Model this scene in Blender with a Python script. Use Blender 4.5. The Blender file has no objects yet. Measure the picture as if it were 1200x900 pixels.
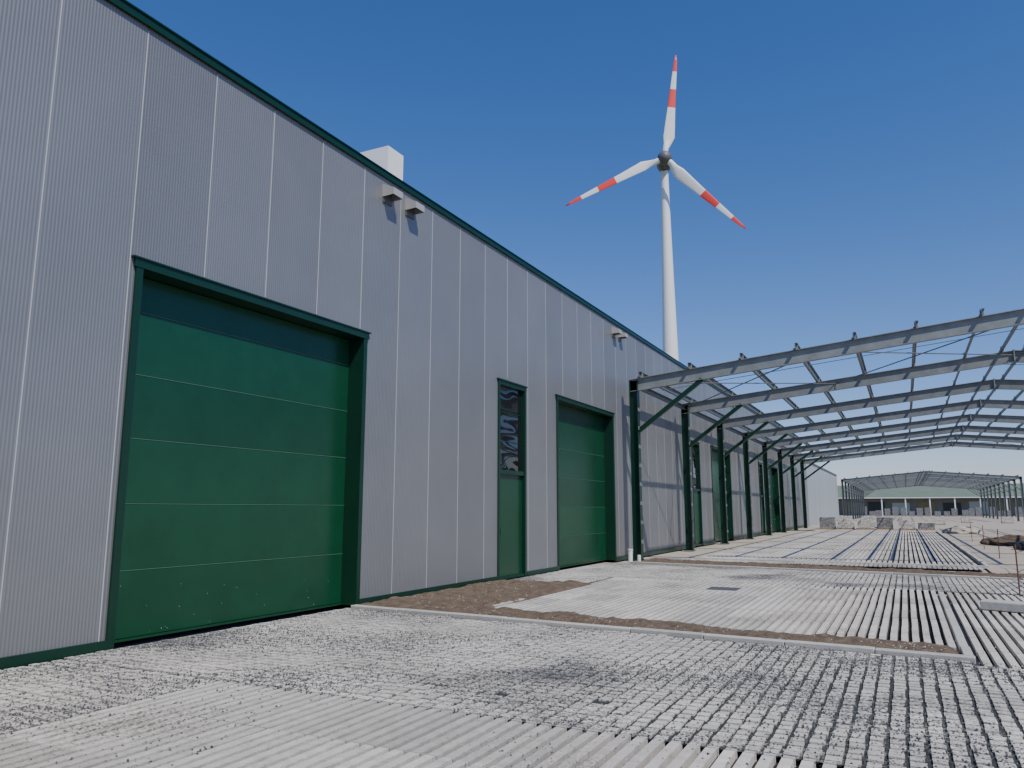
import bpy, bmesh, math, random
from mathutils import Vector, Matrix, noise
random.seed(7)
D=bpy.data; C=bpy.context; sc=C.scene
# ------------------------------------------------------------ helpers
class MB:
    def __init__(s): s.v=[]; s.f=[]; s.t=[]; s.m=[]
    def box(s,a,b,tone=0.5,mi=0,skip=''):
        x0,y0,z0=a; x1,y1,z1=b; n=len(s.v)
        s.v+=[(x0,y0,z0),(x1,y0,z0),(x1,y1,z0),(x0,y1,z0),(x0,y0,z1),(x1,y0,z1),(x1,y1,z1),(x0,y1,z1)]
        F={'b':(0,3,2,1),'t':(4,5,6,7),'s':(0,1,5,4),'e':(1,2,6,5),'n':(2,3,7,6),'w':(3,0,4,7)}
        for k,f in F.items():
            if k in skip: continue
            s.f.append(tuple(n+i for i in f)); s.t.append(tone); s.m.append(mi)
    def beam(s,p0,p1,w,h,up=(0,0,1),tone=0.5,mi=0,off=(0,0)):
        p0=Vector(p0);p1=Vector(p1);d=(p1-p0).normalized();up=Vector(up)
        sd=d.cross(up).normalized(); u=sd.cross(d).normalized()
        o=sd*off[0]+u*off[1]; n=len(s.v)
        for p in (p0,p1):
            for a,b in ((-1,-1),(1,-1),(1,1),(-1,1)):
                s.v.append(tuple(p+o+sd*a*w/2+u*b*h/2))
        for f in ((0,1,2,3),(7,6,5,4),(0,4,5,1),(1,5,6,2),(2,6,7,3),(3,7,4,0)):
            s.f.append(tuple(n+i for i in f)); s.t.append(tone); s.m.append(mi)
    def ibeam(s,p0,p1,w,h,up=(0,0,1),tf=0.02,tw=0.014,tone=.5,mi=0):
        s.beam(p0,p1,w,tf,up,tone,mi,(0,h/2-tf/2)); s.beam(p0,p1,w,tf,up,tone,mi,(0,-h/2+tf/2))
        s.beam(p0,p1,tw,h-2*tf,up,tone,mi)
    def rod(s,p0,p1,r0,r1=None,n=8,tone=.5,mi=0):
        r1=r0 if r1 is None else r1
        p0=Vector(p0);p1=Vector(p1);d=(p1-p0).normalized()
        a=d.orthogonal().normalized(); b=d.cross(a); k=len(s.v)
        for p,r in ((p0,r0),(p1,r1)):
            for i in range(n):
                t=2*math.pi*i/n; s.v.append(tuple(p+a*math.cos(t)*r+b*math.sin(t)*r))
        for i in range(n):
            j=(i+1)%n; s.f.append((k+i,k+j,k+n+j,k+n+i)); s.t.append(tone); s.m.append(mi)
        s.f.append(tuple(k+i for i in range(n))[::-1]); s.f.append(tuple(k+n+i for i in range(n))); s.t+=[tone]*2; s.m+=[mi]*2
    def quad(s,pts,tone=.5,mi=0):
        n=len(s.v); s.v+=[tuple(p) for p in pts]; s.f.append(tuple(range(n,n+len(pts)))); s.t.append(tone); s.m.append(mi)
    def make(s,name,mats,parent=None,smooth=False,bevel=0):
        me=D.meshes.new(name); me.from_pydata(s.v,[],s.f); 
        for m in (mats if isinstance(mats,(list,tuple)) else [mats]): me.materials.append(m)
        me.polygons.foreach_set('material_index',s.m)
        at=me.attributes.new('tone','FLOAT','FACE'); at.data.foreach_set('value',s.t)
        me.polygons.foreach_set('use_smooth',[smooth]*len(s.f)); me.update()
        o=D.objects.new(name,me); sc.collection.objects.link(o)
        if parent: o.parent=parent
        if bevel:
            b=o.modifiers.new('b','BEVEL'); b.width=bevel; b.segments=1; b.limit_method='ANGLE'
        return o
def empty(name,loc=(0,0,0)):
    e=D.objects.new(name,None); e.location=loc; e.empty_display_size=.3; sc.collection.objects.link(e); return e
def mat(name,col,rough=.6,metal=0,noise_amt=0.0,nscale=5,tone=0,bump=0,bscale=60,spec=.5,col2=None,detail=4,stretch=(1,1,1)):
    m=D.materials.new(name); m.use_nodes=True; nt=m.node_tree; N=nt.nodes; L=nt.links
    b=N['Principled BSDF']; b.inputs['Roughness'].default_value=rough; b.inputs['Metallic'].default_value=metal
    b.inputs['Specular IOR Level'].default_value=spec
    tc=N.new('ShaderNodeTexCoord'); mp=N.new('ShaderNodeMapping'); mp.inputs['Scale'].default_value=stretch
    L.new(tc.outputs['Object'],mp.inputs['Vector'])
    c1=N.new('ShaderNodeRGB'); c1.outputs[0].default_value=(*col,1); out=c1.outputs[0]
    if noise_amt or col2:
        nz=N.new('ShaderNodeTexNoise'); nz.inputs['Scale'].default_value=nscale; nz.inputs['Detail'].default_value=detail; nz.inputs['Roughness'].default_value=.65
        L.new(mp.outputs[0],nz.inputs['Vector'])
        if col2:
            r=N.new('ShaderNodeValToRGB'); r.color_ramp.elements[0].position=.4; r.color_ramp.elements[1].position=.6
            L.new(nz.outputs['Fac'],r.inputs['Fac'])
            mx=N.new('ShaderNodeMix'); mx.data_type='RGBA'; L.new(r.outputs['Color'],mx.inputs['Factor']); L.new(out,mx.inputs['A']); mx.inputs['B'].default_value=(*col2,1); out=mx.outputs['Result']
        if noise_amt:
            mr=N.new('ShaderNodeMapRange'); mr.inputs['From Min'].default_value=.25; mr.inputs['From Max'].default_value=.75
            mr.inputs['To Min'].default_value=1-noise_amt; mr.inputs['To Max'].default_value=1+noise_amt
            L.new(nz.outputs['Fac'],mr.inputs['Value'])
            v=N.new('ShaderNodeVectorMath'); v.operation='SCALE'; L.new(out,v.inputs[0]); L.new(mr.outputs[0],v.inputs['Scale']); out=v.outputs[0]
    if tone:
        a=N.new('ShaderNodeAttribute'); a.attribute_name='tone'
        mr=N.new('ShaderNodeMapRange'); mr.inputs['To Min'].default_value=1-tone; mr.inputs['To Max'].default_value=1+tone
        L.new(a.outputs['Fac'],mr.inputs['Value'])
        v=N.new('ShaderNodeVectorMath'); v.operation='SCALE'; L.new(out,v.inputs[0]); L.new(mr.outputs[0],v.inputs['Scale']); out=v.outputs[0]
    L.new(out,b.inputs['Base Color'])
    if bump:
        n2=N.new('ShaderNodeTexNoise'); n2.inputs['Scale'].default_value=bscale; n2.inputs['Detail'].default_value=3; L.new(tc.outputs['Object'],n2.inputs['Vector'])
        bp=N.new('ShaderNodeBump'); bp.inputs['Strength'].default_value=bump; bp.inputs['Distance'].default_value=.02
        L.new(n2.outputs['Fac'],bp.inputs['Height']); L.new(bp.outputs[0],b.inputs['Normal'])
    return m
# ------------------------------------------------------------ materials
m_green=mat('green_paint',(0.004,0.050,0.022),.27,noise_amt=.14,nscale=1.5,tone=.14,spec=.4)
m_greendk=mat('green_trim',(0.003,0.030,0.016),.36,noise_amt=.12,nscale=2,spec=.4)
m_seamg=mat('green_seam_light',(0.06,0.15,0.10),.5)
m_seam=mat('panel_seam',(.44,.45,.46),.5)
def wallmat():
    m=mat('ribbed_panel',(.218,.220,.221),.38,.35,noise_amt=.06,nscale=.6,tone=.07,detail=3)
    nt=m.node_tree;N=nt.nodes;L=nt.links;b=N['Principled BSDF']
    tc=N.new('ShaderNodeTexCoord'); w=N.new('ShaderNodeTexWave'); w.wave_type='BANDS'; w.bands_direction='Y'; w.wave_profile='SIN'
    w.inputs['Scale'].default_value=7.5; w.inputs['Distortion'].default_value=0
    L.new(tc.outputs['Object'],w.inputs['Vector'])
    bp=N.new('ShaderNodeBump'); bp.inputs['Strength'].default_value=.75; bp.inputs['Distance'].default_value=.0045
    L.new(w.outputs['Fac'],bp.inputs['Height']); L.new(bp.outputs[0],b.inputs['Normal'])
    return m
m_wall=wallmat()
m_white=mat('white_paint',(.75,.76,.76),.45,noise_amt=.05,nscale=1)
m_red=mat('red_band',(.75,.05,.03),.45)
m_tower=mat('tower_white',(.74,.75,.76),.5)
m_nac=mat('nacelle_grey',(.10,.105,.11),.5)
m_steel=mat('primed_steel',(.12,.135,.13),.5,.1,noise_amt=.2,nscale=2,tone=.15)
m_galv=mat('galvanised_steel',(.19,.205,.20),.55,.15,noise_amt=.2,nscale=3,tone=.15)
m_slat=mat('concrete_slats',(.50,.475,.43),.9,noise_amt=.2,nscale=9,tone=.26,bump=.5,bscale=90,spec=.2)
m_gap=mat('dark_gravel',(.05,.048,.044),.95,noise_amt=.5,nscale=40,bump=1,bscale=70,spec=.1)
m_soil=mat('soil',(.12,.092,.068),.95,noise_amt=.45,nscale=7,bump=1,bscale=40,spec=.1,detail=8)
m_kerb=mat('kerb_concrete',(.42,.41,.375),.85,noise_amt=.15,nscale=12,tone=.12,bump=.3,bscale=80)
m_chip=mat('stone_chips',(.08,.085,.09),.85,tone=.6)
m_chipl=mat('light_stone_chips',(.36,.34,.30),.85,tone=.4)
m_cobble=mat('paver_blocks',(.53,.505,.455),.9,noise_amt=.2,nscale=14,tone=.24,bump=.5,bscale=100,spec=.2)
def dusty(m,dark,sc_,lo,hi):
    nt=m.node_tree;N=nt.nodes;L=nt.links;b=N['Principled BSDF']
    src=b.inputs['Base Color'].links[0].from_socket
    tc=N.new('ShaderNodeTexCoord')
    n=N.new('ShaderNodeTexNoise'); n.inputs['Scale'].default_value=sc_; n.inputs['Detail'].default_value=5; L.new(tc.outputs['Object'],n.inputs['Vector'])
    n3=N.new('ShaderNodeTexNoise'); n3.inputs['Scale'].default_value=38; n3.inputs['Detail'].default_value=3; L.new(tc.outputs['Object'],n3.inputs['Vector'])
    a=N.new('ShaderNodeMath'); a.operation='MULTIPLY_ADD'; a.inputs[1].default_value=.9; L.new(n3.outputs['Fac'],a.inputs[0]); L.new(n.outputs['Fac'],a.inputs[2])
    r=N.new('ShaderNodeMapRange'); r.inputs['From Min'].default_value=lo; r.inputs['From Max'].default_value=hi; L.new(a.outputs[0],r.inputs['Value'])
    mx=N.new('ShaderNodeMix'); mx.data_type='RGBA'; L.new(r.outputs[0],mx.inputs['Factor']); L.new(src,mx.inputs['A']); mx.inputs['B'].default_value=(*dark,1)
    L.new(mx.outputs['Result'],b.inputs['Base Color'])
dusty(m_cobble,(.13,.13,.13),.5,.975,1.09)
dusty(m_slat,(.24,.225,.19),.8,1.02,1.2)
m_joint=mat('joint_gravel',(.055,.057,.058),.95,noise_amt=.5,nscale=45,bump=1,bscale=80,spec=.1,col2=None)
dusty(m_joint,(.32,.31,.285),.7,1.0,1.13)
m_sand=mat('site_ground',(.44,.40,.335),.95,noise_amt=.25,nscale=.8,bump=.8,bscale=15,spec=.1,detail=9,col2=(.32,.285,.235))
m_grass=mat('grass',(.10,.12,.045),.95,noise_amt=.3,nscale=.3,col2=(.16,.15,.08))
# ------------------------------------------------------------ camera
cam=D.cameras.new('camera'); co=D.objects.new('camera',cam); sc.collection.objects.link(co)
cam.sensor_width=36; cam.lens=905/1200*36; cam.clip_end=5000; cam.clip_start=.05
co.location=(0,0,1.6); co.rotation_euler=(math.radians(90+9.22),0,math.radians(26.7)); sc.camera=co
# ------------------------------------------------------------ light
EL=52; AZ=124
w=D.worlds.new('World'); sc.world=w; w.use_nodes=True; nt=w.node_tree
sky=nt.nodes.new('ShaderNodeTexSky'); sky.sky_type='NISHITA'; sky.sun_disc=False; sky.sun_elevation=math.radians(EL); sky.sun_rotation=math.radians(AZ)
sky.air_density=1.0; sky.dust_density=.15; sky.ozone_density=3.5
hs=nt.nodes.new('ShaderNodeHueSaturation'); hs.inputs['Saturation'].default_value=1.25
tint=nt.nodes.new('ShaderNodeMix'); tint.data_type='RGBA'; tint.blend_type='MULTIPLY'; tint.inputs['Factor'].default_value=1; tint.inputs['B'].default_value=(1.0,.95,1.25,1)
nt.links.new(sky.outputs[0],hs.inputs['Color']); nt.links.new(hs.outputs[0],tint.inputs['A'])
nt.links.new(tint.outputs['Result'],nt.nodes['Background'].inputs['Color']); nt.nodes['Background'].inputs['Strength'].default_value=.118
sd=Vector((math.sin(math.radians(AZ))*math.cos(math.radians(EL)),math.cos(math.radians(AZ))*math.cos(math.radians(EL)),math.sin(math.radians(EL))))
sl=D.lights.new('sun','SUN'); sl.energy=4.9; sl.angle=math.radians(.53); sl.color=(1,.95,.865)
so=D.objects.new('sun',sl); sc.collection.objects.link(so); so.rotation_euler=sd.to_track_quat('Z','Y').to_euler(); so.location=(0,-20,40)
# ------------------------------------------------------------ ground
g=MB(); g.quad([(-3000,-3000,-.09),(3000,-3000,-.09),(3000,3000,-.09),(-3000,3000,-.09)]); g.make('ground',m_grass)
g=MB(); g.quad([(-60,-60,-.08),(80,-60,-.08),(80,235,-.08),(-60,235,-.08)]); g.make('site_ground',m_sand)
g=MB(); g.quad([(1.9,17.75,-.03),(40,17.75,-.03),(40,118,-.03),(1.9,118,-.03)]); g.quad([(-8.4,66.0,-.03),(1.9,66.0,-.03),(1.9,118,-.03),(-8.4,118,-.03)]); g.make('site_track',m_sand)
WX=-8.4
kl=lambda x:10.62-.074*(x+8.1)      # kerb line
bl=lambda x:11.5-.115*(x+6.2)      # back of soil strip
gaps=MB(); slats=MB()
def slatfield(x0,x1,y0,y1,p=.125,w=.076,L=1.0,lo=None):
    gaps.quad([(x0,lo(x0) if lo else y0,-.055),(x1,lo(x1) if lo else y0,-.055),(x1,y1,-.055),(x0,y1,-.055)])
    x=x0; col=0
    while x<x1-.01:
        y=y0; ys=lo(x) if lo else y0
        mod=int((x-x0)/(p*6))
        while y<y1-.01:
            random.seed(hash((mod,round(y,2),round(x0,2)))&0xffff)
            tn=random.random(); dz=random.uniform(-.004,.004); dx=random.uniform(-.005,.005)
            r2=((col*7919+int(y*13))%97)/97
            if y+L>ys+.05:
                slats.box((x+.01+dx,max(y,ys)+.006,-.06),(x+.01+w+dx,min(y+L,y1)-.006,dz),tone=.7*tn+.3*r2,skip='b')
            y+=L
        x+=p; col+=1
slatfield(-5.93,4.2,-2.4,5.64,p=.124,w=.074)
slatfield(-6.3,.40,10.3,18.0,lo=bl)
slatfield(.60,6.6,9.65,17.75)
slatfield(-6.3,1.8,26.0,66.0,p=.15,w=.095,L=2.0)
random.seed(3)
gaps.make('drainage_gravel',m_gap); slats.make('slatted_concrete_paving',m_slat)
pav=MB(); jn=MB(); chips=MB()
def pavers(x0,x1,y0,y1,p=.125,w=.094,hi=None):
    jn.quad([(x0,y0,-.018),(x1,y0,-.018),(x1,hi(x1) if hi else y1,-.018),(x0,hi(x0) if hi else y1,-.018)])
    y=y0; r=0
    while y+p<=y1+.001:
        x=x0; c=0
        while x+p<=x1+.001:
            if random.random()>.0004 and not (hi and y+p>hi(x)):
                jx=random.uniform(-.005,.005); jy=random.uniform(-.005,.005)
                ww=w+random.uniform(-.01,.006); dz=random.uniform(-.008,.003)
                tone=.5*noise.noise(Vector((x*.8,y*.8,0)))+.5*random.random()+.25
                pav.box((x+jx+.012,y+jy+.012,-.03),(x+jx+.012+ww,y+jy+.012+ww,dz),tone=min(1,max(0,tone)),skip='b')
            x+=p; c+=1
        y+=p; r+=1
pavers(-8.32,-5.94,-2.0,5.65)
pavers(-8.35,.53,5.66,10.6,hi=lambda x:kl(x)-.08)
pavers(.53,5.03,5.66,9.66)
pavers(-8.3,-6.36,16.2,18.0)
pavers(-8.3,6.5,18.06,22.9,hi=lambda x:23.02-.146*(x+7.6))
pavers(-7.7,1.8,24.9,25.96)
jn.make('joint_gravel',m_joint); pav.make('concrete_block_paving',m_cobble,bevel=0)
def chip(M,x,y,z,s):
    a=random.random()*6.3
    pts=[(x+s*math.cos(a+k*2.1)*random.uniform(.7,1.2),y+s*math.sin(a+k*2.1)*random.uniform(.7,1.2),z) for k in range(3)]
    k=len(M.v); M.v+=pts+[(x,y,z+s*.9)]; t=random.random()
    for f in ((0,1,3),(1,2,3),(2,0,3)): M.f.append(tuple(k+i for i in f)); M.t.append(t); M.m.append(0)
n=0
while n<20000:
    x=random.uniform(-8.2,3.5); y=random.uniform(3.2,kl(x)-.1)
    d=noise.noise(Vector((x*.45+3,y*.7,5)))+.15*max(0,-(x+5)/3)
    if d+random.uniform(-.3,.3)<.12: continue
    if x>-5.9 and y<5.6 and random.random()<.9: continue
    chip(chips,x,y,random.uniform(-.004,.002),random.uniform(.005,.015)); n+=1
chips.make('loose_stone_chips',m_chip)
lc=MB()
for i in range(900):
    if i%2: x=random.uniform(-8.2,-6.3); y=random.uniform(10.9,16)
    else: x=random.uniform(-6,.3); y=kl(x)+random.uniform(.12,.7)
    chip(lc,x,y,.03,random.uniform(.005,.016))
for i in range(1500): chip(lc,random.uniform(-8.3,3),random.uniform(4,21),.0,random.uniform(.004,.012))
lc.make('light_stone_chips',m_chipl)
def soil(name,poly,step=.07,h=.05,zb=.012):
    a,b,c,d=[Vector((*p,0)) for p in poly]
    nu=max(2,int((b-a).length/step)); nv=max(2,int((d-a).length/step)); nu=min(nu,170); nv=min(nv,80)
    v=[];f=[]
    for j in range(nv+1):
        for i in range(nu+1):
            u=i/nu; t=j/nv; p=(a*(1-u)+b*u)*(1-t)+(d*(1-u)+c*u)*t
            e=min(1,min(i,nu-i,j*1.0,nv-j)/2.0)
            jit=Vector((noise.noise(p*3),noise.noise(p*3+Vector((9,9,9))),0))*.06
            z=zb+e*(h*.5+h*.8*noise.noise(p*1.6)+h*.7*noise.noise(p*7)+h*.35*noise.noise(p*19))
            p=p+jit; v.append((p.x,p.y,z-(.04 if e==0 else 0)))
    for j in range(nv):
        for i in range(nu):
            k=j*(nu+1)+i; f.append((k,k+1,k+nu+2,k+nu+1))
    me=D.meshes.new(name); me.from_pydata(v,[],f); me.materials.append(m_soil); me.update()
    o=D.objects.new(name,me); sc.collection.objects.link(o); return o
soil('soil_bed',[(-8.38,10.68),(-6.15,10.54),(-6.15,16.2),(-8.38,16.2)])
soil('soil_bed',[(-6.25,kl(-6.25)+.06),(.42,kl(.42)+.06),(.42,bl(.42)+.02),(-6.25,bl(-6.25)+.02)])
soil('soil_bed',[(-7.5,23.2),(2.6,21.7),(2.6,22.8),(-7.5,24.9)])
kb=MB()
def kerb(p0,p1,w=.1,z1=.05,L=1.0):
    p0=Vector((*p0,0));p1=Vector((*p1,0));d=p1-p0;n=max(1,round(d.length/L))
    for i in range(n):
        a=p0+d*(i/n);b=p0+d*((i+1)/n);e=d.normalized()*.004
        dz=random.uniform(-.004,.004)
        kb.beam((a+e)+Vector((0,0,z1/2-.03+dz)),(b-e)+Vector((0,0,z1/2-.03+dz)),w,z1+.06,tone=random.random())
kerb((-8.3,kl(-8.3)),(.56,kl(.56)),w=.13,z1=.04)
kerb((.5,10.06),(.5,10.7),w=.1,z1=.035)
kerb((.5,10.7),(.5,17.8),w=.1,z1=.006)
kerb((-6.25,11.7),(-6.25,13.0),w=.1,z1=.03); 
kerb((-7.6,23.1),(2.7,21.6),w=.1,z1=.035)
kerb((-6.3,25.95),(1.9,25.95),w=.12,z1=.03)
kerb((1.95,26.0),(1.95,66.0),w=.1,z1=.04)
kb.make('kerb',m_kerb,bevel=.008)
# ------------------------------------------------------------ hall
hall=empty('industrial_hall')
HT=7.9
doors=[(6.25,10.85,4.66),(19.45,24.05,4.66),(38.6,43.2,4.66),(56.5,61.1,4.66)]
pds=[(15.95,17.45,4.64),(34.6,36.1,4.64),(52.6,54.1,4.64)]
ops=doors+pds
wall=MB(); seam=MB()
P=1.148; y=4.97-14*P
while y<78:
    y0=y; y1=min(y+P,78.0); tone=random.random()
    cuts=sorted({y0,y1}|{c for o in ops for c in o[:2] if y0<c<y1})
    for a,b in zip(cuts[:-1],cuts[1:]):
        mid=(a+b)/2; zb=0.0
        for o in ops:
            if o[0]<mid<o[1]: zb=o[2]
        wall.box((WX-.1,a+(.004 if a==y0 else 0),zb),(WX,b-(.004 if b==y1 else 0),HT),tone=tone)
    zb=0.1
    for o in ops:
        if o[0]-.02<y0<o[1]+.02: zb=o[2]+.1
    seam.box((WX-.05,y0-.007,zb),(WX+.003,y0+.005,HT-.12),skip='')
    y+=P
wall.make('wall_panels',m_wall,hall); seam.make('panel_seams',m_seam,hall)
tr=MB()
tr.box((WX-.2,-11.2,HT-.08),(WX+.05,78.1,HT+.03)); tr.box((WX-.2,-11.2,HT+.03),(WX+.07,78.1,HT+.05))
segs=sorted(o[:2] for o in ops); yy=-11.1
for a,b in segs+[(78,78)]:
    tr.box((WX-.05,yy,-.04),(WX+.035,a-.02,.1)); yy=b+.02
tr.make('green_trim',m_greendk,hall)
body=MB()
body.box((-32,-11.1,-.04),(-9.3,78,HT-.1)); 
body.box((-32,-11.1,-.04),(WX-.1,-11.0,HT-.1)); body.box((-9.3,77.9,-.04),(WX-.1,78,HT-.1))
body.box((-9.3,-11,HT-.3),(WX-.2,77.9,HT-.1))
body.make('hall_body_and_roof',m_wall,hall)
for (a,b,h) in doors:
    d=MB(); fr=MB(); sm=MB()
    XR=WX-.29
    fr.box((XR-.1,a-.05,0),(WX+.03,a+.05,h+.05)); fr.box((XR-.1,b-.05,0),(WX+.03,b+.05,h+.05))
    fr.box((XR-.1,a-.08,h-.06),(WX+.04,b+.08,h+.05)); fr.box((XR-.1,a-.12,h+.05),(WX+.06,b+.12,h+.07))
    z=0.03; i=0
    while z<h-.06:
        z1=min(z+.82,h-.06)
        d.box((XR-.05,a+.05,z+.006),(XR,b-.05,z1-.006),tone=random.random())
        if i>0: sm.box((XR-.04,a+.05,z-.004),(XR+.003,b-.05,z+.005))
        z=z1; i+=1
    d.box((XR-.05,a+.05,0.0),(XR+.01,b-.05,.03))
    for k in range(22):
        yy=random.uniform(a+.2,b-.2); zz=.05+abs(random.gauss(0,.35)); s=random.uniform(.003,.006)
        sm.box((XR-.001,yy,zz),(XR+.002,yy+s,zz+s*random.uniform(.6,1.6)),mi=1)
    d.make('sectional_door',m_green,hall,bevel=.004); fr.make('door_frame',m_greendk,hall); sm.make('door_section_seams',[m_seamg,m_white],hall)
m_glass=mat('window_glass',(.010,.012,.013),.02,spec=.7)
nt=m_glass.node_tree; tc=nt.nodes.new('ShaderNodeTexCoord'); mp=nt.nodes.new('ShaderNodeMapping'); mp.inputs['Scale'].default_value=(1,.9,2.4)
nz=nt.nodes.new('ShaderNodeTexNoise'); nz.inputs['Scale'].default_value=1.0; nz.inputs['Detail'].default_value=0
bp=nt.nodes.new('ShaderNodeBump'); bp.inputs['Strength'].default_value=1; bp.inputs['Distance'].default_value=.016
nt.links.new(tc.outputs['Object'],mp.inputs['Vector']); nt.links.new(mp.outputs[0],nz.inputs['Vector']); nt.links.new(nz.outputs['Fac'],bp.inputs['Height']); nt.links.new(bp.outputs[0],nt.nodes['Principled BSDF'].inputs['Normal'])
for (a,b,h) in pds:
    fr=MB(); pn=MB(); gl=MB(); X=WX-.06
    fr.box((X-.1,a,0),(WX+.03,a+.09,h)); fr.box((X-.1,b-.09,0),(WX+.03,b,h)); fr.box((X-.1,a+.09,h-.1),(WX+.025,b-.09,h))
    fr.box((X-.1,a+.09,2.42),(WX+.01,b-.09,2.52)); fr.box((X-.1,a+.09,0),(WX+.01,b-.09,.06)); fr.box((X-.1,a-.05,h),(WX+.05,b+.05,h+.03))
    pn.box((X-.05,a+.09,.06),(X,b-.09,2.42)); gl.box((X-.04,a+.09,2.52),(X-.01,b-.09,h-.1))
    for zz in (3.2,3.9): fr.box((X-.03,a+.09,zz),(X+.0,b-.09,zz+.02))
    pn.box((X,a+.2,1.02),(X+.05,a+.24,1.16),mi=0)
    fr.make('door_frame',m_greendk,hall); pn.make('personnel_door',m_green,hall); gl.make('door_glazing',m_glass,hall)
vt=MB()
for yc in (11.4,12.15,24.3,24.95,44.2,44.9):
    z=7.55; w2=.15; X=WX+.001; n=len(vt.v)
    vt.v+=[(X,yc-w2,z-.12),(X,yc+w2,z-.12),(X,yc+w2,z+.13),(X,yc-w2,z+.13),(X+.26,yc-w2,z-.11),(X+.26,yc+w2,z-.11),(X+.26,yc+w2,z+.02),(X+.26,yc-w2,z+.02)]
    for f in ((3,7,6,2),(0,4,7,3),(1,2,6,5),(4,5,6,7)): vt.f.append(tuple(n+i for i in f)); vt.t.append(.5); vt.m.append(0)
    vt.box((X-.0,yc-w2+.01,z-.22),(X+.03,yc+w2-.01,z-.12),mi=1); vt.box((X,yc-w2+.02,z-.11),(X+.02,yc+w2-.02,z+.1),mi=1)
vt.make('vent_hoods',[mat('vent_metal',(.42,.41,.39),.5,.3),m_nac],hall)
ru=MB(); ru.box((-10.95,13.5,7.7),(-9.95,14.1,9.8)); ru.box((-10.9,14.1,7.7),(-10.1,14.5,8.9)); ru.make('rooftop_duct',m_white,hall)
h2=empty('storage_hall'); b=MB(); m_lt=mat('light_cladding',(.36,.39,.41),.5,.1,noise_amt=.05,tone=.06)
yy=80.0
while yy<116.9:
    b.box((-8.4,yy+.01,-.04),(-8.3,yy+1.14,6.2),tone=random.random()); yy+=1.15
b.box((-28,80,-.04),(-8.4,117,6.15)); b.make('cladding',m_lt,h2)
t=MB(); t.box((-28,79.95,6.2),(-8.2,117,6.35)); t.make('fascia',m_greendk,h2)
# ------------------------------------------------------------ steel frames
def frame(name,ys,x0,x1,ze,slope,detail=True):
    root=empty(name); xr=(x0+x1)/2; zr=ze+slope*(xr-x0)
    c=MB(); r=MB(); p=MB(); cl=MB(); br=MB()
    for i,y in enumerate(ys):
        for sx,x in ((1,x0),(-1,x1)):
            c.ibeam((x,y,-.04),(x,y,ze+.15),.24,.28,up=(1,0,0),tone=random.random())
            c.box((x-.2,y-.18,-.04),(x+.2,y+.18,-.01))
            c.beam((x+sx*.13,y,ze-1.55),(x+sx*2.3,y,ze-.2+slope*2.3),.12,.14,tone=.6)
            if detail:
                z=.5
                while z<ze-.4:
                    cl.box((x-.1+sx*.24,y-.11,z),(x-.09+sx*.255,y-.02,z+.12)); cl.box((x-.1+sx*.24,y+.03,z),(x-.09+sx*.255,y+.1,z+.1)); z+=.62
        r.ibeam((x0-.15,y,ze-slope*.15),(xr,y,zr),.18,.42,tone=random.random()); r.ibeam((xr,y,zr),(x1+.15,y,ze-slope*.15),.18,.42,tone=random.random())
        r.box((xr-.02,y-.11,zr-.3),(xr+.02,y+.11,zr+.24))
    xs=[]; x=x0+.25
    while x<xr-.3: xs.append(x); x+=1.66
    allx=[(q,ze+slope*(q-x0)) for q in xs]+[(x0+x1-q,ze+slope*(q-x0)) for q in xs]+[(xr-.35,zr-.03),(xr+.35,zr-.03)]
    for (q,z) in allx:
        zz=z+.2+.1
        p.beam((q,ys[0]-.25,zz),(q,ys[-1]+.25,zz),.016,.18,tone=random.random())
        p.beam((q,ys[0]-.25,zz+.082),(q,ys[-1]+.25,zz+.082),.07,.012,off=(.035,0)); p.beam((q,ys[0]-.25,zz-.082),(q,ys[-1]+.25,zz-.082),.07,.012,off=(-.035,0))
        if detail:
            for y in ys: cl.box((q-.035,y-.05,z+.2),(q+.06,y+.05,z+.42),mi=0)
    for x in (x0,x1): p.ibeam((x,ys[0],ze+.02),(x,ys[-1],ze+.02),.14,.16)
    for a,b2 in zip(ys[:-1],ys[1:]):
        m=(a+b2)/2
        for sgn in (0,1):
            qa=(x0,m,ze+.3) if not sgn else (x1,m,ze+.3)
            br.rod(qa,(xr,m,zr+.3),.014,n=5)
    for (a,b2) in ((ys[0],ys[1]),(ys[-2],ys[-1])):
        pts=[x0+.2,x0+(xr-x0)/2,xr]
        for u,v in zip(pts[:-1],pts[1:]):
            zu=ze+slope*(u-x0)+.05; zv=ze+slope*(v-x0)+.05
            br.rod((u,a,zu),(v,b2,zv),.02,n=6); br.rod((v,a,zv),(u,b2,zu),.02,n=6)
            U=x0+x1-u; V=x0+x1-v
            br.rod((U,a,zu),(V,b2,zv),.02,n=6); br.rod((V,a,zv),(U,b2,zu),.02,n=6)
    c.make('columns_and_knee_braces',m_greendk if detail else m_steel,root); r.make('rafters',m_galv,root); p.make('purlins',m_steel,root)
    br.make('bracing_rods',m_steel,root)
    if detail: cl.make('cleats',m_galv,root)
frame('steel_portal_frame',[24.9+6.85*i for i in range(8)],-7.9,15.5,5.74,.100)
frame('steel_portal_frame',[122+6.9*i for i in range(10)],-7.9,13.9,5.7,.088,detail=False)
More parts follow.
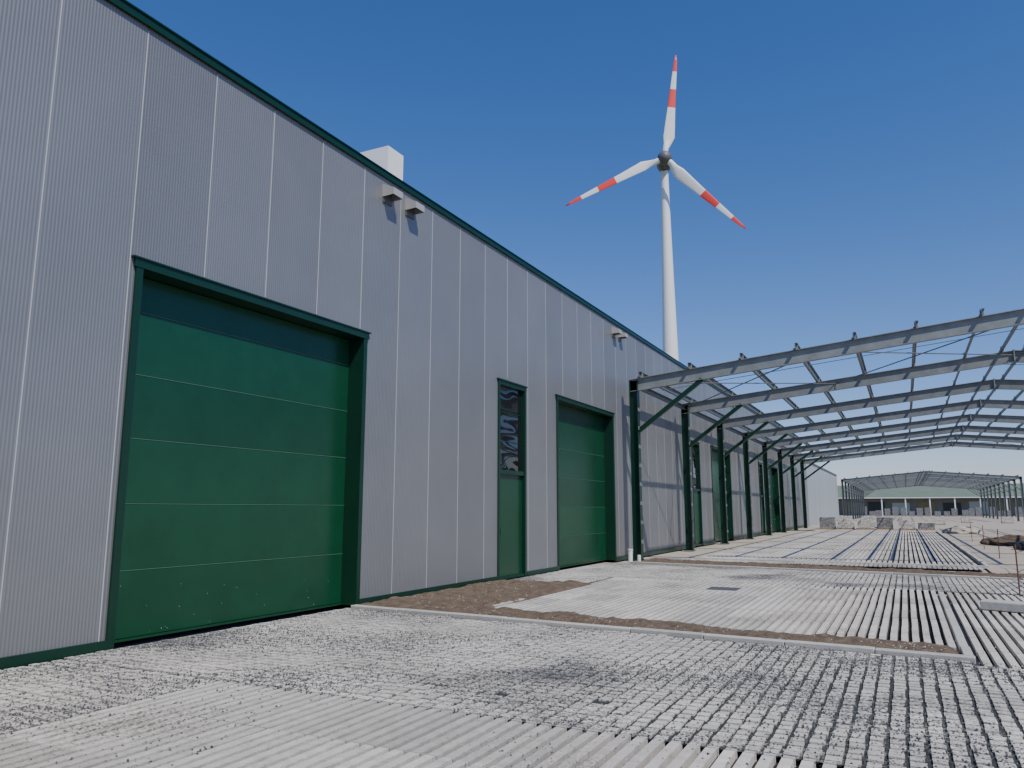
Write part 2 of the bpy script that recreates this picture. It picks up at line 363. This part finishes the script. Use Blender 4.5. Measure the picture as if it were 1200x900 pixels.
# ------------------------------------------------------------ wind turbine
wt=empty('wind_turbine',(-66.6,251.5,0)); wt.rotation_euler=(0,0,math.radians(17))
HZ=123.2; prof=[(0,4.6),(20,3.7),(40,3.0),(60,2.5),(80,2.05),(100,1.65),(121.5,1.3)]
cy=6.0; tw=MB(); K=40
for z,r in prof:
    for j in range(K): tw.v.append((r*math.cos(2*math.pi*j/K),cy+r*math.sin(2*math.pi*j/K),z))
for i in range(len(prof)-1):
    for j in range(K):
        q=(j+1)%K; tw.f.append((i*K+j,i*K+q,(i+1)*K+q,(i+1)*K+j)); tw.t.append(.5); tw.m.append(0)
tw.make('tower',m_tower,wt,smooth=True)
def ell(name,c,rx,ry,rz,m,parent,seg=24,rings=14):
    bm=bmesh.new(); bmesh.ops.create_uvsphere(bm,u_segments=seg,v_segments=rings,radius=1)
    for v in bm.verts: v.co=Vector((v.co.x*rx+c[0],v.co.y*ry+c[1],v.co.z*rz+c[2]))
    me=D.meshes.new(name); bm.to_mesh(me); bm.free(); me.materials.append(m)
    for p in me.polygons: p.use_smooth=True
    o=D.objects.new(name,me); sc.collection.objects.link(o); o.parent=parent
rot=empty('rotor',(0,0,HZ)); rot.parent=wt; rot.rotation_euler=(math.radians(2),0,0)
ell('nacelle',(0,5.2,0),2.7,5.4,2.7,m_nac,rot); ell('hub',(0,-.1,0),2.5,2.4,2.5,m_nac,rot)
R=37
for ang in (7.5,136,246.5):
    bl_=MB(); st=[(1.6,1.0,1.0),(3.2,1.05,1.0),(5,2.8,.75),(7.5,4.2,.6),(11,3.7,.48),(16,3.0,.36),(18,2.8,.32),(24.6,2.1,.24),(31,1.5,.16),(35,1.0,.1),(37,.25,.05)]
    K=14
    for i,(r,ch,th) in enumerate(st):
        for j in range(K):
            t=2*math.pi*j/K
            off=0 if i<2 else ch*.18
            x=math.cos(t)*ch/2*(1 if i>1 else 2)+off; yv=math.sin(t)*(th/2 if i>1 else 1.0)
            tw_=math.radians(18*(1-r/R)); x,yv=x*math.cos(tw_)-yv*math.sin(tw_),x*math.sin(tw_)+yv*math.cos(tw_)
            bl_.v.append((x,yv-.3,r*1.03))
    for i in range(len(st)-1):
        red=1 if (18<=st[i][0]<24.6 or st[i][0]>=31) else 0
        for j in range(K):
            q=(j+1)%K; bl_.f.append((i*K+j,i*K+q,(i+1)*K+q,(i+1)*K+j)); bl_.t.append(.5); bl_.m.append(red)
    bl_.f.append(tuple((len(st)-1)*K+j for j in range(K))); bl_.t.append(.5); bl_.m.append(1)
    o=bl_.make('rotor_blade',[m_white,m_red],rot,smooth=True); o.rotation_euler=(0,math.radians(ang),0)
# ------------------------------------------------------------ background
fh=empty('farm_hall'); m_froof=mat('green_metal_roof',(.14,.18,.13),.7,noise_amt=.15,nscale=.3); m_fw=mat('hall_wall',(.20,.19,.16),.8,noise_amt=.2,nscale=.4)
b=MB(); b.quad([(-30,240,4.8),(60,240,4.8),(60,262,8.9),(-30,262,8.9)]); b.quad([(-30,284,4.8),(-30,262,8.9),(60,262,8.9),(60,284,4.8)]); b.make('roof',m_froof,fh)
b=MB(); b.box((-29,243,-.05),(59,282,4.7)); b.make('walls',m_fw,fh)
b=MB(); 
for i in range(14): b.box((-28+i*6.2,242.9,.3),(-28+i*6.2+4.3,243.05,3.4+.3*(i%2)),mi=(i*5)%3)
b.make('bays',[mat('bay_dark',(.05,.05,.05),.7),mat('bay_brown',(.25,.2,.11),.7),mat('bay_light',(.45,.47,.45),.7)],fh)
b=MB()
for i in range(16): b.box((-29.5+i*5.9,239.9,-.05),(-29.2+i*5.9,240.2,4.7))
b.box((-30,239.7,4.62),(60,239.95,4.85)); b.make('posts_and_gutter',m_white,fh)
tl=MB()
for i in range(60):
    cx=-130+i*6.2+random.uniform(-2,2); cy_=330+random.uniform(-15,15); hh=random.uniform(8,15); rr=random.uniform(3,5)
    tl.rod((cx,cy_,-.1),(cx,cy_,hh*.6),.3,.12,n=6,mi=1)
    for j in range(220):
        v=Vector((random.gauss(0,1),random.gauss(0,1),random.gauss(0,1))).normalized()*random.random()**.4
        p=Vector((cx+v.x*rr,cy_+v.y*rr,hh*.6+v.z*hh*.42)); s=random.uniform(.35,.9)
        n1=Vector((random.gauss(0,1),random.gauss(0,1),random.gauss(0,1))).normalized(); a=n1.orthogonal().normalized()*s; c2=n1.cross(a)
        tl.quad([p-a-c2*.6,p+a-c2,p+a*.7+c2,p-a+c2*.8],tone=random.random())
tl.make('tree_line',[mat('foliage',(.06,.085,.03),.9,tone=.5),mat('bark',(.08,.06,.04),.9)])
m_wood=mat('pallet_wood',(.3,.22,.13),.85,noise_amt=.3,nscale=4,stretch=(1,6,1))
def stack(x,y,lx,ly,h,name='paver_pallet',m=None):
    e=empty(name,(x,y,-.05)); b=MB(); z=.14
    while z<h:
        nx=max(1,int(lx/.2))
        for i in range(nx): b.box((i*lx/nx+.006,0,z),((i+1)*lx/nx-.006,ly+random.uniform(-.02,.02),z+.1),tone=random.random())
        z+=.108
    b.make('stones',m or m_slat,e)
    p=MB()
    for k in range(3): p.box((0,k*(ly-.1)/2,0),(lx,k*(ly-.1)/2+.1,.1))
    for k in range(5): p.box((k*(lx-.1)/4,-.01,.1),(k*(lx-.1)/4+.1,ly+.01,.125))
    p.make('pallet',m_wood,e)
m_pg=mat('grey_stones',(.2,.2,.2),.9,tone=.3)
for (x,y) in ((-6.5,70),(-5.1,70.4),(-3.6,70.1),(-2.2,71),(-.6,70.2),(.8,71.2),(-5.5,75),(-3,76),(-6,84),(-4,86),(2.5,95),(6,110),(10,108)):
    stack(x,y,1.2,1.0,random.choice([.5,.7,.95]),m=random.choice([m_pg,m_slat]))
for k in range(20):
    stack(-10+k*1.75+random.uniform(0,.5),205+random.uniform(-8,8),1.25,1.2,random.uniform(1.0,2.2),name='stone_stack',m=m_pg)
m_rust=mat('rusty_steel',(.12,.06,.035),.8)
sk=empty('survey_stakes'); b=MB(); pts=[(1.78,17.4),(2.75,21.3),(2.9,25.5),(2.7,31),(2.8,38),(2.9,46)]
for (x,y) in pts: b.rod((x,y,-.1),(x+random.uniform(-.03,.03),y,.95),.014,n=6)
b.make('rods',m_rust,sk)
b=MB()
for (p,q) in zip(pts[:-1],pts[1:]):
    b.rod((*p,.8),(*q,.8),.008,n=4); b.rod((*p,.45),(*q,.45),.008,n=4)
b.make('string_line',m_rust,sk)
def heap(name,cx,cy_,rx,ry,h,m):
    bm=bmesh.new(); bmesh.ops.create_icosphere(bm,subdivisions=5,radius=1)
    for v in bm.verts:
        n_=noise.noise(v.co*2.3)*.22+noise.noise(v.co*7)*.07
        v.co=Vector((cx+v.co.x*rx*(1+n_),cy_+v.co.y*ry*(1+n_),max(-.06,v.co.z*h*(1+n_))))
    me=D.meshes.new(name); bm.to_mesh(me); bm.free(); me.materials.append(m)
    for p in me.polygons: p.use_smooth=True
    o=D.objects.new(name,me); sc.collection.objects.link(o)
heap('tarp_covered_heap',5.0,38,1.1,1.5,.45,mat('tarp',(.03,.028,.026),.6))
heap('soil_heap',4.6,43,1.5,1.6,.4,m_soil)
heap('gravel_heap',3.4,62,1.2,1.5,.45,m_sand)
b=MB(); b.box((-.22,-.5,0),(.22,.5,.14)); o=b.make('kerb_stone',m_kerb,bevel=.015); o.location=(1.35,14.9,0.01); o.rotation_euler=(0,0,1.2); o.scale=(.8,.7,1)
dc=empty('drain_cover',(-3.4,16.3,.0)); b=MB(); b.box((-.45,-.45,-.03),(.45,.45,.012)); b.make('frame',m_kerb,dc,bevel=.01)
b=MB(); 
for i in range(9): b.box((-.3,-.3+i*.068,.012),(.3,-.3+i*.068+.035,.022))
b.make('grate',m_nac,dc)
ps=empty('pipe_stub',(-7.75,23.6,0)); b=MB(); b.rod((0,0,-.03),(0,0,.34),.07,n=16); b.rod((0,0,.34),(0,0,.38),.085,n=16); b.rod((.25,.1,-.03),(.25,.1,.2),.055,n=16); b.make('pipe',m_white,ps)
scn=empty('unseen_shadow_caster'); b=MB(); m_caster=mat('caster_paint',(.2,.25,.3),.6); Y1=1.97  # added out-of-view block, meant to cast a shadow into the lower left foreground
b.box((-6.2,Y1-6,.1),(-3.75,Y1-.03,2.85))
for i in range(24): b.box((-6.24,Y1-5.9+i*.245,.2),(-3.71,Y1-5.9+i*.245+.12,2.75))
b.box((-6.22,Y1-6.02,-.04),(-3.73,Y1-.01,.1)); b.box((-6.23,Y1-6.03,2.85),(-3.72,Y1,2.95)); b.make('caster_body',m_caster,scn)
